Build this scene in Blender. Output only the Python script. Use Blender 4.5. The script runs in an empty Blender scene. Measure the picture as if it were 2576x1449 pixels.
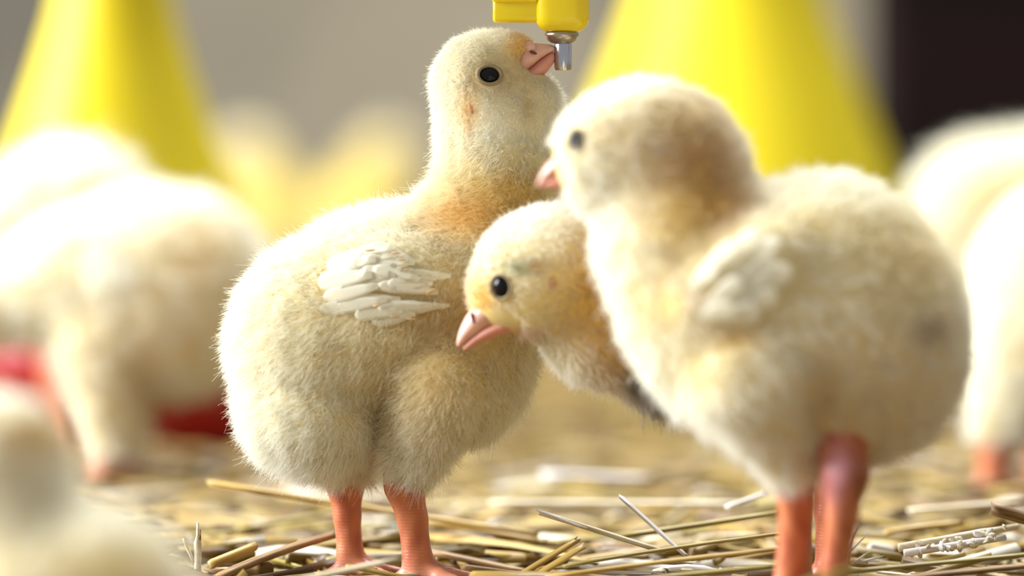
import bpy, bmesh, math
import numpy as np
from mathutils import Vector, Matrix
from mathutils.kdtree import KDTree

rng = np.random.default_rng(11)
S = bpy.context.scene
COL = S.collection

# ------------------------------------------------------------------ camera, world, lights, exposure
FPX = 150.0 / 36.0 * 2576.0          # focal length in photo pixels
D0 = FPX / 10400.0                   # camera to the plane Y = 0
HZ = 480.0                           # horizon row
HC = 970.0 / 10400.0                 # camera height over the litter
PITCH = math.atan((724.5 - HZ) / FPX)
CAM = Vector((0.0, -D0, HC))
cam_d = bpy.data.cameras.new('camera')
cam = bpy.data.objects.new('camera', cam_d); COL.objects.link(cam)
cam.location = CAM
cam.rotation_euler = (math.pi / 2 - PITCH, 0, 0)
cam_d.lens = 150; cam_d.sensor_width = 36; cam_d.clip_start = 0.05; cam_d.clip_end = 60
cam_d.dof.use_dof = True
cam_d.dof.focus_distance = D0 - 0.006
cam_d.dof.aperture_fstop = 5.4
S.camera = cam

w = bpy.data.worlds.new('barn_air'); S.world = w; w.use_nodes = True
bg = w.node_tree.nodes['Background']
bg.inputs[0].default_value = (0.97, 0.97, 1.0, 1); bg.inputs[1].default_value = 0.36

def area(name, loc, target, size, sizey, power, color):
    l = bpy.data.lights.new(name, 'AREA'); l.shape = 'RECTANGLE'; l.size = size; l.size_y = sizey
    l.energy = power; l.color = color
    o = bpy.data.objects.new(name, l); COL.objects.link(o)
    o.location = loc
    o.rotation_euler = (Vector(target) - Vector(loc)).to_track_quat('-Z', 'Y').to_euler()
    return o
area('window_daylight', (-2.25, 0.08, 0.95), (0, 0.1, 0.05), 1.6, 1.2, 190, (0.93, 0.96, 1.0))
area('barn_roof_lamp', (-0.1, 1.0, 2.1), (0, 0.15, 0.0), 1.8, 0.9, 105, (0.93, 0.96, 1.0))

S.view_settings.view_transform = 'Standard'
S.view_settings.look = 'None'
S.view_settings.gamma = 1.0
S.view_settings.exposure = 0.26
S.view_settings.use_curve_mapping = False
S.cycles.max_bounces = 8
S.cycles.diffuse_bounces = 6
S.cycles.transmission_bounces = 6

# ------------------------------------------------------------------ helpers
def at(px, py, Y):
    """world point seen at photo pixel (px, py), at depth Y"""
    c, s = math.cos(PITCH), math.sin(PITCH)
    a, b = (px - 1288.0) / FPX, (724.5 - py) / FPX
    d = Vector((a, c + b * s, -s + b * c))
    return CAM + d * ((Y - CAM.y) / d.y)
def proj(p):
    c, s = math.cos(PITCH), math.sin(PITCH)
    v = Vector(p) - CAM
    z = v.y * c - v.z * s
    return 1288 + FPX * v.x / z, 724.5 - FPX * (v.y * s + v.z * c) / z
def srgb(r, g, b):
    f = lambda v: (v / 255) / 12.92 if v / 255 <= 0.04045 else ((v / 255 + 0.055) / 1.055) ** 2.4
    return (f(r), f(g), f(b))

def mat(name, color=None, rough=0.5, metal=0.0, attr=None, bump=None, noise=None, sss=0.0, sss_r=(1, .35, .2), spec=0.5, trans=None, aniso=None):
    m = bpy.data.materials.new(name); m.use_nodes = True
    nt = m.node_tree; n = nt.nodes; L = nt.links
    p = n['Principled BSDF']
    p.inputs['Roughness'].default_value = rough; p.inputs['Metallic'].default_value = metal
    p.inputs['Specular IOR Level'].default_value = spec
    if color: p.inputs['Base Color'].default_value = (*color, 1)
    src = None
    if attr:
        a = n.new('ShaderNodeAttribute'); a.attribute_name = attr; src = a.outputs['Color']
    tc = n.new('ShaderNodeTexCoord')
    if noise:                                     # (scale vector, colour a, colour b[, detail])
        mp = n.new('ShaderNodeMapping'); mp.inputs['Scale'].default_value = noise[0]
        L.new(tc.outputs['Object'], mp.inputs[0])
        nz = n.new('ShaderNodeTexNoise'); nz.inputs['Scale'].default_value = 1.0
        nz.inputs['Detail'].default_value = noise[3] if len(noise) > 3 else 4
        L.new(mp.outputs[0], nz.inputs['Vector'])
        r = n.new('ShaderNodeValToRGB')
        r.color_ramp.elements[0].position = 0.32; r.color_ramp.elements[1].position = 0.68
        r.color_ramp.elements[0].color = (*noise[1], 1); r.color_ramp.elements[1].color = (*noise[2], 1)
        L.new(nz.outputs['Fac'], r.inputs[0])
        if src is not None:
            mx = n.new('ShaderNodeMix'); mx.data_type = 'RGBA'; mx.blend_type = 'MULTIPLY'; mx.inputs[0].default_value = 1
            L.new(src, mx.inputs[6]); L.new(r.outputs[0], mx.inputs[7]); src = mx.outputs[2]
        else: src = r.outputs[0]
    if src is not None: L.new(src, p.inputs['Base Color'])
    if bump:                                      # (scale vector, strength, distance)
        mp = n.new('ShaderNodeMapping'); mp.inputs['Scale'].default_value = bump[0]
        L.new(tc.outputs['Object'], mp.inputs[0])
        nz = n.new('ShaderNodeTexNoise'); nz.inputs['Scale'].default_value = 1.0; nz.inputs['Detail'].default_value = 5
        L.new(mp.outputs[0], nz.inputs['Vector'])
        b = n.new('ShaderNodeBump'); b.inputs['Strength'].default_value = bump[1]; b.inputs['Distance'].default_value = bump[2]
        L.new(nz.outputs['Fac'], b.inputs['Height']); L.new(b.outputs[0], p.inputs['Normal'])
    if sss:
        p.inputs['Subsurface Weight'].default_value = sss
        p.inputs['Subsurface Radius'].default_value = sss_r
        p.inputs['Subsurface Scale'].default_value = 0.002
    if trans:
        tr = n.new('ShaderNodeBsdfTranslucent'); mxs = n.new('ShaderNodeMixShader'); mxs.inputs[0].default_value = trans
        if src is not None: L.new(src, tr.inputs[0])
        else: tr.inputs[0].default_value = (*color, 1)
        L.new(p.outputs[0], mxs.inputs[1]); L.new(tr.outputs[0], mxs.inputs[2])
        L.new(mxs.outputs[0], n['Material Output'].inputs['Surface'])
    return m

def link(name, data, parent=None, m=None, smooth=True):
    o = bpy.data.objects.new(name, data); COL.objects.link(o)
    if parent is not None: o.parent = parent
    if m is not None: data.materials.append(m)
    if smooth and isinstance(data, bpy.types.Mesh):
        data.polygons.foreach_set('use_smooth', np.ones(len(data.polygons), dtype=bool))
    return o
def tag(o, label=None, cat=None, group=None, kind=None):
    if label: o['label'] = label
    if cat: o['category'] = cat
    if group: o['group'] = group
    if kind: o['kind'] = kind
    return o
def empty(name, loc, label, cat, group=None):
    o = bpy.data.objects.new(name, None); COL.objects.link(o); o.location = loc
    o.empty_display_size = 0.01
    return tag(o, label, cat, group)
def mesh_np(name, V, Q):
    me = bpy.data.meshes.new(name)
    V = np.asarray(V, dtype=np.float32); Q = np.asarray(Q, dtype=np.int32); k = Q.shape[1]
    me.vertices.add(len(V)); me.vertices.foreach_set('co', V.ravel())
    me.loops.add(Q.size); me.loops.foreach_set('vertex_index', Q.ravel())
    me.polygons.add(len(Q)); me.polygons.foreach_set('loop_start', np.arange(0, Q.size, k, dtype=np.int32))
    me.polygons.foreach_set('loop_total', np.full(len(Q), k, dtype=np.int32))
    me.update(calc_edges=True); me.validate()
    return me
def mesh_py(name, V, F):
    me = bpy.data.meshes.new(name); me.from_pydata([tuple(v) for v in V], [], F); me.update()
    return me
def rings(name, R, cap=True):
    """skin a list of rings (each n points) into one closed tube"""
    n = len(R[0]); V = [p for r in R for p in r]; F = []
    for i in range(len(R) - 1):
        for j in range(n):
            a, b = i * n + j, i * n + (j + 1) % n
            F.append((a, b, b + n, a + n))
    if cap:
        F.append(tuple(range(n - 1, -1, -1))); F.append(tuple(range((len(R) - 1) * n, len(R) * n)))
    me = mesh_py(name, V, F)
    bm = bmesh.new(); bm.from_mesh(me); bmesh.ops.recalc_face_normals(bm, faces=bm.faces); bm.to_mesh(me); bm.free()
    return me
def lathe(name, prof, seg=40):
    R = [[(r * math.cos(2 * math.pi * j / seg), r * math.sin(2 * math.pi * j / seg), z) for j in range(seg)] for r, z in prof]
    return rings(name, R)
def box(name, x0, x1, y0, y1, z0, z1, bev=0.0, seg=3):
    bm = bmesh.new(); bmesh.ops.create_cube(bm, size=1)
    for v in bm.verts:
        v.co = ((x0 + x1) / 2 + v.co.x * (x1 - x0), (y0 + y1) / 2 + v.co.y * (y1 - y0), (z0 + z1) / 2 + v.co.z * (z1 - z0))
    if bev: bmesh.ops.bevel(bm, geom=list(bm.edges), offset=bev, segments=seg, affect='EDGES', profile=0.5)
    me = bpy.data.meshes.new(name); bm.to_mesh(me); bm.free()
    return me

# ------------------------------------------------------------------ materials
def fur_material():
    m = bpy.data.materials.new('chick_down'); m.use_nodes = True
    nt = m.node_tree; n = nt.nodes; L = nt.links; n.remove(n['Principled BSDF'])
    a = n.new('ShaderNodeAttribute'); a.attribute_name = 'tint'
    d = n.new('ShaderNodeBsdfDiffuse'); t = n.new('ShaderNodeBsdfTranslucent'); mx = n.new('ShaderNodeMixShader')
    mx.inputs[0].default_value = 0.33
    L.new(a.outputs['Color'], d.inputs[0]); L.new(a.outputs['Color'], t.inputs[0])
    L.new(d.outputs[0], mx.inputs[1]); L.new(t.outputs[0], mx.inputs[2])
    L.new(mx.outputs[0], n['Material Output'].inputs['Surface'])
    return m
M_FUR = fur_material()
def skin_material():
    m = mat('chick_skin', rough=0.38, attr='tint', sss=0.25, spec=0.35)
    nt = m.node_tree; n = nt.nodes; L = nt.links
    tc = n.new('ShaderNodeTexCoord')
    wv = n.new('ShaderNodeTexWave'); wv.bands_direction = 'Z'; wv.inputs['Scale'].default_value = 400; wv.inputs['Distortion'].default_value = 3.5
    wv.inputs['Detail Scale'].default_value = 3
    b = n.new('ShaderNodeBump'); b.inputs['Distance'].default_value = 0.0006
    a = n.new('ShaderNodeAttribute'); a.attribute_name = 'bare'
    mu = n.new('ShaderNodeMath'); mu.operation = 'MULTIPLY'; mu.inputs[1].default_value = 0.09
    L.new(a.outputs['Fac'], mu.inputs[0]); L.new(mu.outputs[0], b.inputs['Strength'])
    L.new(tc.outputs['Object'], wv.inputs['Vector']); L.new(wv.outputs['Fac'], b.inputs['Height'])
    L.new(b.outputs[0], n['Principled BSDF'].inputs['Normal'])
    return m
M_SKIN = skin_material()
M_EYE = mat('eye_black', (0.004, 0.004, 0.005), 0.05, spec=0.22)
M_LID = mat('eyelid_skin', srgb(150, 132, 100), 0.6, bump=((2500,) * 3, 0.5, 0.0002), spec=0.3)
M_BEAK = mat('beak_horn', rough=0.32, noise=((220, 220, 220), srgb(232, 190, 172), srgb(214, 164, 148)), sss=0.3)
M_BEAKL = mat('beak_inner', rough=0.4, noise=((200, 200, 200), srgb(208, 138, 118), srgb(222, 158, 138)), sss=0.3)
M_NOSE = mat('nostril', srgb(120, 62, 44), 0.7)
M_FEATH = mat('feather_white', srgb(249, 246, 230), 0.55, trans=0.5, bump=((300, 2500, 300), 0.25, 0.0002), spec=0.35)
_nt = M_FEATH.node_tree; _o = _nt.nodes['Material Output'].inputs['Surface']; _src = _o.links[0].from_socket
_tp = _nt.nodes.new('ShaderNodeBsdfTransparent'); _mx = _nt.nodes.new('ShaderNodeMixShader'); _mx.inputs[0].default_value = 0.18
_nt.links.new(_src, _mx.inputs[1]); _nt.links.new(_tp.outputs[0], _mx.inputs[2]); _nt.links.new(_mx.outputs[0], _o)
M_GAP_SHADE = mat('feather_gap_shade', srgb(204, 172, 118), 0.6)
M_EAR = mat('ear_skin', srgb(196, 140, 92), 0.7)
M_WING = mat('wing_skin', srgb(244, 226, 194), 0.7, spec=0.2)
M_YEL = mat('yellow_plastic', srgb(240, 214, 20), 0.25, sss=0.1)
M_YELB = mat('yellow_hopper_plastic', srgb(204, 184, 0), 0.5, spec=0.35)
M_STEEL = mat('steel', (0.55, 0.56, 0.6), 0.22, 1.0)
M_STEELD = mat('steel_flange', (0.42, 0.38, 0.34), 0.3, 1.0)
M_RED = mat('red_plastic', srgb(158, 10, 14), 0.35)
M_PIPE = mat('pipe_plastic', srgb(210, 208, 200), 0.4)
M_STRAW = {
    'golden': mat('straw_golden', rough=0.42, noise=((60, 900, 900), srgb(172, 136, 58), srgb(212, 180, 104)), trans=0.12),
    'pale': mat('straw_pale', rough=0.38, noise=((60, 900, 900), srgb(200, 182, 140), srgb(232, 222, 196)), trans=0.12),
    'olive': mat('straw_olive', rough=0.42, noise=((60, 900, 900), srgb(140, 120, 50), srgb(182, 164, 86)), trans=0.12),
    'brown': mat('straw_brown', rough=0.5, noise=((90, 900, 900), srgb(112, 78, 38), srgb(172, 136, 80)), trans=0.1),
    'white': mat('straw_white', rough=0.3, noise=((90, 900, 900), srgb(214, 206, 196), srgb(240, 236, 232)), trans=0.12),
}
M_LITTER = mat('litter_straw', rough=0.45, attr='tint', trans=0.12)
M_FLOOR = mat('litter_floor', rough=0.8, noise=((45, 130, 60), srgb(70, 50, 24), srgb(140, 112, 58), 8), bump=((120, 300, 200), 1.0, 0.004))
M_WALL = mat('barn_wall', rough=0.8, noise=((3.0, 3.0, 2.4), srgb(120, 114, 100), srgb(176, 164, 138), 2))
M_DARK = mat('dark_timber', rough=0.8, spec=0.08, noise=((3, 3, 30), srgb(14, 8, 7), srgb(26, 12, 11)))

# ------------------------------------------------------------------ setting
fl = bpy.data.meshes.new('floor')
nx, ny = 60, 90
gx = np.linspace(-2.2, 2.2, nx); gy = np.concatenate([np.linspace(-0.6, 0.6, 50), np.linspace(0.65, 3.6, 40)])
XX, YY = np.meshgrid(gx, gy, indexing='ij')
ZZ = -0.004 + 0.0025 * np.sin(XX * 23 + 1.3 * np.sin(YY * 11)) * np.cos(YY * 19)
V = np.stack([XX, YY, ZZ], -1).reshape(-1, 3)
I = np.arange(nx * ny).reshape(nx, ny)
Q = np.stack([I[:-1, :-1], I[1:, :-1], I[1:, 1:], I[:-1, 1:]], -1).reshape(-1, 4)
tag(link('floor', mesh_np('floor', V, Q), None, M_FLOOR), kind='structure')
tag(link('wall_back', box('wall_back', -2.3, 2.3, 3.6, 3.7, -0.02, 1.6), None, M_WALL, False), kind='structure')
# dark timber post standing on the litter, right of the yellow hopper
pX0 = at(2225, 300, 1.15).x
post = link('timber_post', box('timber_post', pX0, pX0 + 0.17, 1.15, 1.27, -0.01, 0.9, 0.006), None, M_DARK, False)
tag(post, 'dark brown timber post behind the white chicks, beside the yellow hopper', 'post')

# ------------------------------------------------------------------ chick bodies: signed distance field -> one surface
def ell(X, Y, Z, c, r, rot):
    x, y, z = X - c[0], Y - c[1], Z - c[2]
    a = math.radians(rot); ca, sa = math.cos(a), math.sin(a)
    u, v = x * ca + z * sa, -x * sa + z * ca
    q = np.sqrt((u / r[0]) ** 2 + (y / r[1]) ** 2 + (v / r[2]) ** 2) + 1e-6
    g = np.sqrt((u / r[0] ** 2) ** 2 + (y / r[1] ** 2) ** 2 + (v / r[2] ** 2) ** 2) + 1e-9
    return q * (q - 1) / g
def cone(X, Y, Z, a, b, ra, rb):
    ab = np.array(b) - np.array(a); L2 = float(ab @ ab)
    t = np.clip(((X - a[0]) * ab[0] + (Y - a[1]) * ab[1] + (Z - a[2]) * ab[2]) / L2, 0, 1)
    return np.sqrt((X - a[0] - t * ab[0]) ** 2 + (Y - a[1] - t * ab[1]) ** 2 + (Z - a[2] - t * ab[2]) ** 2) - (ra + t * (rb - ra))
def smin(a, b, k):
    h = np.clip(k - np.abs(a - b), 0, None) / k
    return np.minimum(a, b) - h * h * k * 0.25

CE = [(0,0,0),(1,0,0),(0,1,0),(1,1,0),(0,0,1),(1,0,1),(0,1,1),(1,1,1)]
def surface_nets(F):
    s = F < 0
    n = np.array(F.shape) - 1
    sl = lambda o: (slice(o[0], o[0] + n[0]), slice(o[1], o[1] + n[1]), slice(o[2], o[2] + n[2]))
    cnt = sum(s[sl(o)].astype(np.int8) for o in CE)
    act = (cnt > 0) & (cnt < 8)
    ids = np.argwhere(act)
    idx = np.full(act.shape, -1, dtype=np.int64); idx[act] = np.arange(len(ids))
    cf = [F[ids[:, 0] + o[0], ids[:, 1] + o[1], ids[:, 2] + o[2]] for o in CE]
    P = np.zeros((len(ids), 3)); C = np.zeros(len(ids))
    for a in range(8):
        for b in range(a + 1, 8):
            if sum(abs(CE[a][i] - CE[b][i]) for i in range(3)) != 1: continue
            m = (cf[a] < 0) != (cf[b] < 0)
            t = np.where(m, cf[a] / np.where(m, cf[a] - cf[b], 1), 0)
            pt = np.array(CE[a])[None] + t[:, None] * (np.array(CE[b]) - np.array(CE[a]))[None]
            P += np.where(m[:, None], pt, 0); C += m
    Vt = ids + P / C[:, None]
    quads = []
    for ax in range(3):
        o = [0, 0, 0]; o[ax] = 1
        A = s[:-1, :, :] if ax == 0 else s[:, :-1, :] if ax == 1 else s[:, :, :-1]
        B = s[1:, :, :] if ax == 0 else s[:, 1:, :] if ax == 1 else s[:, :, 1:]
        e = np.argwhere(A != B)
        u, v = [(1, 2), (2, 0), (0, 1)][ax]
        ok = (e[:, u] > 0) & (e[:, v] > 0) & (e[:, u] < F.shape[u] - 1) & (e[:, v] < F.shape[v] - 1)
        e = e[ok]; inside = A[e[:, 0], e[:, 1], e[:, 2]]
        def cell(du, dv):
            c = e.copy(); c[:, u] -= du; c[:, v] -= dv
            return idx[c[:, 0], c[:, 1], c[:, 2]]
        q = np.stack([cell(1, 1), cell(0, 1), cell(0, 0), cell(1, 0)], -1)
        q[~inside] = q[~inside][:, ::-1]
        quads.append(q)
    return Vt, np.concatenate(quads)
def tri(F, G):
    """trilinear lookup, G in grid units"""
    G = np.clip(G, 0, np.array(F.shape) - 1.001)
    i = G.astype(int); f = G - i
    r = 0
    for o in CE:
        wgt = np.prod([f[:, a] if o[a] else 1 - f[:, a] for a in range(3)], axis=0)
        r = r + wgt * F[i[:, 0] + o[0], i[:, 1] + o[1], i[:, 2] + o[2]]
    return r

CREAM = np.array(srgb(253, 252, 240)); SKIN_BASE = np.array(srgb(226, 207, 150))
LEG = np.array(srgb(194, 106, 74))

class Chick:
    """px/py are photo rows and columns at the chick's own depth Y; dy is depth in the same unit"""
    def __init__(self, ax, Y, label, group=None, voxel=7.0):
        self.Y = Y; self.k = (D0 + Y) / FPX
        # base point on the litter under the bird
        lo, hi = 500.0, 6000.0
        for _ in range(60):
            mid = (lo + hi) / 2
            if at(ax, mid, Y).z > 0: lo = mid
            else: hi = mid
        self.ax, self.ay = ax, lo
        p = at(ax, lo, Y); p.z = 0
        self.root = empty('chick', p, label, 'chick', group)
        self.body, self.legs, self.h = [], [], voxel
        self.spots, self.lens, self.bald, self.legspots = [], [], [], []
    def E(self, px, py, dy, rx, ry, rz, rot=0, k=60): self.body.append(('e', (px, py, dy), (rx, ry, rz), rot, k)); return self
    def C(self, a, ra, b, rb, k=60): self.body.append(('c', a, b, ra, rb, k)); return self
    def leg(self, pts, k=14):
        for i in range(len(pts) - 1): self.legs.append(('c', pts[i][:3], pts[i + 1][:3], pts[i][3], pts[i + 1][3], k))
    def foot(self, px, dy, face, r=21, L=125):
        z = self.ay - 5
        for ang, l in ((0, 1.0), (38, 0.85), (-38, 0.85), (180, 0.45)):
            a = math.radians(ang)
            x1, y1 = px + face * math.cos(a) * L * l, dy + math.sin(a) * L * l
            xm, ym = px + face * math.cos(a) * L * l * .5, dy + math.sin(a) * L * l * .5
            self.legs.append(('c', (px, z - 26, dy), (xm, z - 2, ym), r + 6, r, 12))
            self.legs.append(('c', (xm, z - 2, ym), (x1, z + 6, y1), r, r * 0.6, 8))
    def loc(self, p): return (p[0] - self.ax, p[2], self.ay - p[1])
    def _f(self, prims, X, Y, Z):
        F = None
        for p in prims:
            if p[0] == 'e': d = ell(X, Y, Z, self.loc(p[1]), p[2], p[3]); k = p[4]
            else: d = cone(X, Y, Z, self.loc(p[1]), self.loc(p[2]), p[3], p[4]); k = p[5]
            F = d if F is None else smin(F, d, k)
        return F
    def build(self):
        lo = np.full(3, 1e9); hi = -lo
        for p in self.body + self.legs:
            if p[0] == 'e':
                c = np.array(self.loc(p[1])); r = np.array([max(p[2][0], p[2][2]), p[2][1], max(p[2][0], p[2][2])]) + 8
                lo = np.minimum(lo, c - r); hi = np.maximum(hi, c + r)
            else:
                for q, r in ((p[1], p[3]), (p[2], p[4])):
                    c = np.array(self.loc(q)); lo = np.minimum(lo, c - r - 8); hi = np.maximum(hi, c + r + 8)
        h = self.h; lo -= 3 * h; hi += 3 * h
        ax = [np.arange(lo[i], hi[i] + h, h, dtype=np.float32) for i in range(3)]
        X, Y, Z = np.meshgrid(*ax, indexing='ij', sparse=True)
        FB = self._f(self.body, X, Y, Z)
        F = FB if not self.legs else smin(FB, self._f(self.legs, X, Y, Z), 22)
        self.lo, self.F, self.FB = lo, F, FB
        V, Q = surface_nets(F)
        P = V * h + lo
        # two light relaxation passes
        E = np.concatenate([Q[:, [0, 1]], Q[:, [1, 2]], Q[:, [2, 3]], Q[:, [3, 0]]])
        deg = np.bincount(E.ravel(), minlength=len(P))[:, None]
        for _ in range(2):
            acc = np.stack([np.bincount(E[:, 0], P[E[:, 1], i], len(P)) + np.bincount(E[:, 1], P[E[:, 0], i], len(P)) for i in range(3)], -1)
            P = P * 0.5 + 0.5 * acc / deg
        self.P, self.Q = P, Q
        bare = np.clip((tri(FB, (P - lo) / h) - 4) / 10, 0, 1)
        self.bare = bare
        me = mesh_np('body', P * self.k, Q)
        col = self.tint(P, SKIN_BASE)
        z = P[:, 2:3]
        n1 = 0.5 + 0.5 * np.sin(P[:, :1] * .09 + 2 * np.sin(z * .03)) * np.sin(P[:, 1:2] * .11 + z * .02)
        legc = LEG * (0.85 + 0.3 * n1) + np.array([0.0, 0.05, 0.015]) * n1
        legc = legc + np.clip((60 - z) / 90, 0, 1) * np.array([0.06, 0.12, 0.12])
        lpx, lpy = P[:, 0] + self.ax, self.ay - P[:, 2]
        for q in self.legspots:
            g = (np.exp(-((lpx - q[0]) / q[2]) ** 2 - ((lpy - q[1]) / q[3]) ** 2) * q[4])[:, None]
            legc = legc * (1 - g) + np.array(q[5])[None] * g
        col = col * (1 - bare[:, None]) + legc * bare[:, None]
        ca = me.attributes.new('tint', 'FLOAT_COLOR', 'POINT')
        ca.data.foreach_set('color', np.concatenate([col, np.ones((len(P), 1))], 1).astype(np.float32).ravel())
        ba = me.attributes.new('bare', 'FLOAT', 'POINT'); ba.data.foreach_set('value', bare.astype(np.float32))
        self.bodyobj = link('body', me, self.root, M_SKIN)
        return self
    def tint(self, P, base):
        px, py = P[:, 0] + self.ax, self.ay - P[:, 2]
        col = np.repeat(base[None], len(P), 0)
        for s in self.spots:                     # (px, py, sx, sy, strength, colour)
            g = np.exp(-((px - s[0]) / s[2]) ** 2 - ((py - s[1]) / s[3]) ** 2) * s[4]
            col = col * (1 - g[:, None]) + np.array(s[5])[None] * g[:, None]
        return col
    def grad(self, P):
        g = (P - self.lo) / self.h
        d = np.stack([tri(self.F, g + e) - tri(self.F, g - e) for e in np.eye(3)], -1)
        return d / (np.linalg.norm(d, axis=1, keepdims=True) + 1e-9)
    def hit(self, px, py, lift=0.0):
        """point on the near side of the skin at photo position (px, py), local px units, and its normal"""
        ys = np.linspace(self.lo[1], self.lo[1] + self.h * (self.F.shape[1] - 1), 400)
        P = np.stack([np.full(400, px - self.ax), ys, np.full(400, self.ay - py)], -1)
        f = tri(self.F, (P - self.lo) / self.h)
        i = int(np.argmax(f < 0)) if (f < 0).any() else int(np.argmin(f))
        p = P[i]; n = self.grad(p[None])[0]
        return p + n * lift, n
    def down(self, count, length, flow, beak, head, radius=(0.47, 0.14), pts=5, clump=0.34, rough=0.6, guides=0.12, stand=0.9):
        """fluffy down grown over the skin; flow/beak set the lie of the coat"""
        P, Q, h = self.P, self.Q, self.h
        a = np.linalg.norm(np.cross(P[Q[:, 2]] - P[Q[:, 0]], P[Q[:, 3]] - P[Q[:, 1]]), axis=1)
        a = a * np.clip(1 - self.bare[Q].mean(1) * 1.4, 0, 1)
        hd = np.array(self.loc((head[0], head[1], 0)))
        a = a * (1 + 1.6 * np.exp(-(np.linalg.norm(P[Q[:, 0]] - hd, axis=1) / head[2]) ** 4))
        q = Q[rng.choice(len(Q), count, p=a / a.sum())]
        u, v = rng.random((count, 1)), rng.random((count, 1))
        R = (P[q[:, 0]] * (1 - u) + P[q[:, 1]] * u) * (1 - v) + (P[q[:, 3]] * (1 - u) + P[q[:, 2]] * u) * v
        px, py, dy = R[:, 0] + self.ax, self.ay - R[:, 2], R[:, 1]
        keep = np.ones(count, bool)
        for b in self.bald:                      # (px, py, rx, ry, probability)
            keep &= ~((((px - b[0]) / b[2]) ** 2 + ((py - b[1]) / b[3]) ** 2 < 1) & (rng.random(count) < b[4]))
        R = R[keep]; px, py = px[keep], py[keep]; N = len(R)
        n = self.grad(R)
        L = np.full(N, float(length))
        for s in self.lens:                      # (px, py, sx, sy, factor)
            g = np.exp(-((px - s[0]) / s[2]) ** 4 - ((py - s[1]) / s[3]) ** 4)
            L *= 1 + (s[4] - 1) * g
        L *= 0.65 + 0.6 * rng.random(N); L *= np.where(rng.random(N) < 0.06, 1.4, 1.0)
        hb = np.array(self.loc((beak[0], beak[1], 0))); hd = np.array(self.loc((head[0], head[1], 0)))
        away = R - hb; away /= np.linalg.norm(away, axis=1, keepdims=True)
        wh = np.exp(-(np.linalg.norm(R - hd, axis=1) / head[2]) ** 4)[:, None]
        fl = np.array(flow, float)[None] * (1 - wh) + away * wh
        fl = fl - n * (fl * n).sum(1, keepdims=True)
        ph = R / 34.0
        wob = np.stack([np.sin(ph[:, 0] * 2.1 + 1.7 * np.sin(ph[:, 2] * 1.3)) + np.sin(ph[:, 1] * 3.1),
                        np.sin(ph[:, 1] * 2.3 + 1.4 * np.sin(ph[:, 0] * 1.9)) + np.sin(ph[:, 2] * 2.7),
                        np.sin(ph[:, 2] * 2.2 + 1.5 * np.sin(ph[:, 1] * 1.6)) + np.sin(ph[:, 0] * 3.3)], -1) * 0.5
        rnd = rng.normal(size=(N, 3))
        d0 = n * stand * (1 - 0.6 * wh) + fl * 0.55 + wob * 0.14 + rnd * rough * 0.6
        d0 /= np.linalg.norm(d0, axis=1, keepdims=True)
        bend = fl * 0.6 + np.array([0, 0, -0.15]) + wob * 0.3 + rng.normal(size=(N, 3)) * rough * (1 - 0.5 * wh)
        tip = R + d0 * L[:, None] + bend * L[:, None] * 0.5
        gi = rng.choice(N, max(2, int(N * guides)), replace=False)
        kd = KDTree(len(gi))
        for j, g in enumerate(gi): kd.insert(R[g], j)
        kd.balance()
        near = gi[np.array([kd.find(r)[1] for r in R])]
        off = tip[near] - tip
        cl = (clump * (0.4 + 0.6 * rng.random(N)))[:, None]
        t = np.linspace(0, 1, pts)[None, :, None]
        curve = R[:, None] - n[:, None] * 2.0 + d0[:, None] * (L[:, None, None] * t) + bend[:, None] * (L[:, None, None] * 0.5 * t ** 2) + off[:, None] * cl[:, None] * t ** 1.5
        hc = bpy.data.hair_curves.new('down')
        hc.add_curves([pts] * N)
        hc.position_data.foreach_set('vector', (curve * self.k).astype(np.float32).ravel())
        rad = (radius[0] + (radius[1] - radius[0]) * np.linspace(0, 1, pts) ** 1.3)[None] * (0.7 + 0.6 * rng.random((N, 1))) * self.k
        ra = hc.attributes.get('radius') or hc.attributes.new('radius', 'FLOAT', 'POINT')
        ra.data.foreach_set('value', rad.astype(np.float32).ravel())
        col = np.clip(self.tint(R, CREAM) * (0.86 + 0.16 * rng.random((N, 1))) * np.array([1, 1, 1]) ** 1, 0, 0.97)
        ca = hc.attributes.new('tint', 'FLOAT_COLOR', 'CURVE')
        ca.data.foreach_set('color', np.concatenate([col, np.ones((N, 1))], 1).astype(np.float32).ravel())
        o = link('down', hc, self.root, M_FUR)
        o['kind'] = 'stuff'
        return self
    def eye(self, px, py, r, lid=1.55, squash=0.82, rot=0, far=True):
        for side in ((0, 1) if far else (0,)):
            p, n = self.hit(px, py)
            if side: p = p * np.array([1, 0, 1]) + np.array([0, 2 * self.mid - p[1], 0]); n = n * np.array([1, -1, 1])
            nv = Vector(n)
            q = nv.to_track_quat('Z', 'Y').to_matrix().to_4x4()
            R = []
            for i in range(9):
                th = math.pi * (i + 0.02) / 8.04
                R.append([(r * math.sin(th) * math.cos(j * math.pi / 8), r * squash * math.sin(th) * math.sin(j * math.pi / 8), r * 0.75 * math.cos(th)) for j in range(16)])
            me = rings('eye', R)
            T = Matrix.Translation(Vector(p - n * r * 0.30)) @ q
            me.transform(Matrix.Scale(self.k, 4) @ T)
            link('eye', me, self.root, M_EYE)
            R = []
            for rr, zz in ((0.9, 0.12), (1.0, 0.30), (1.2, 0.34), (lid, 0.10), (lid * 0.9, -0.3)):
                sq = squash * (1.0 if rr < 1.1 else 0.98)
                R.append([(r * rr * math.cos(j * math.pi / 12), r * sq * rr * math.sin(j * math.pi / 12), r * zz) for j in range(24)])
            me = rings('eyelid', R, cap=False)
            me.transform(Matrix.Scale(self.k, 4) @ Matrix.Translation(Vector(p - n * r * 0.05)) @ q)
            link('eyelid', me, self.root, M_LID)
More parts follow.
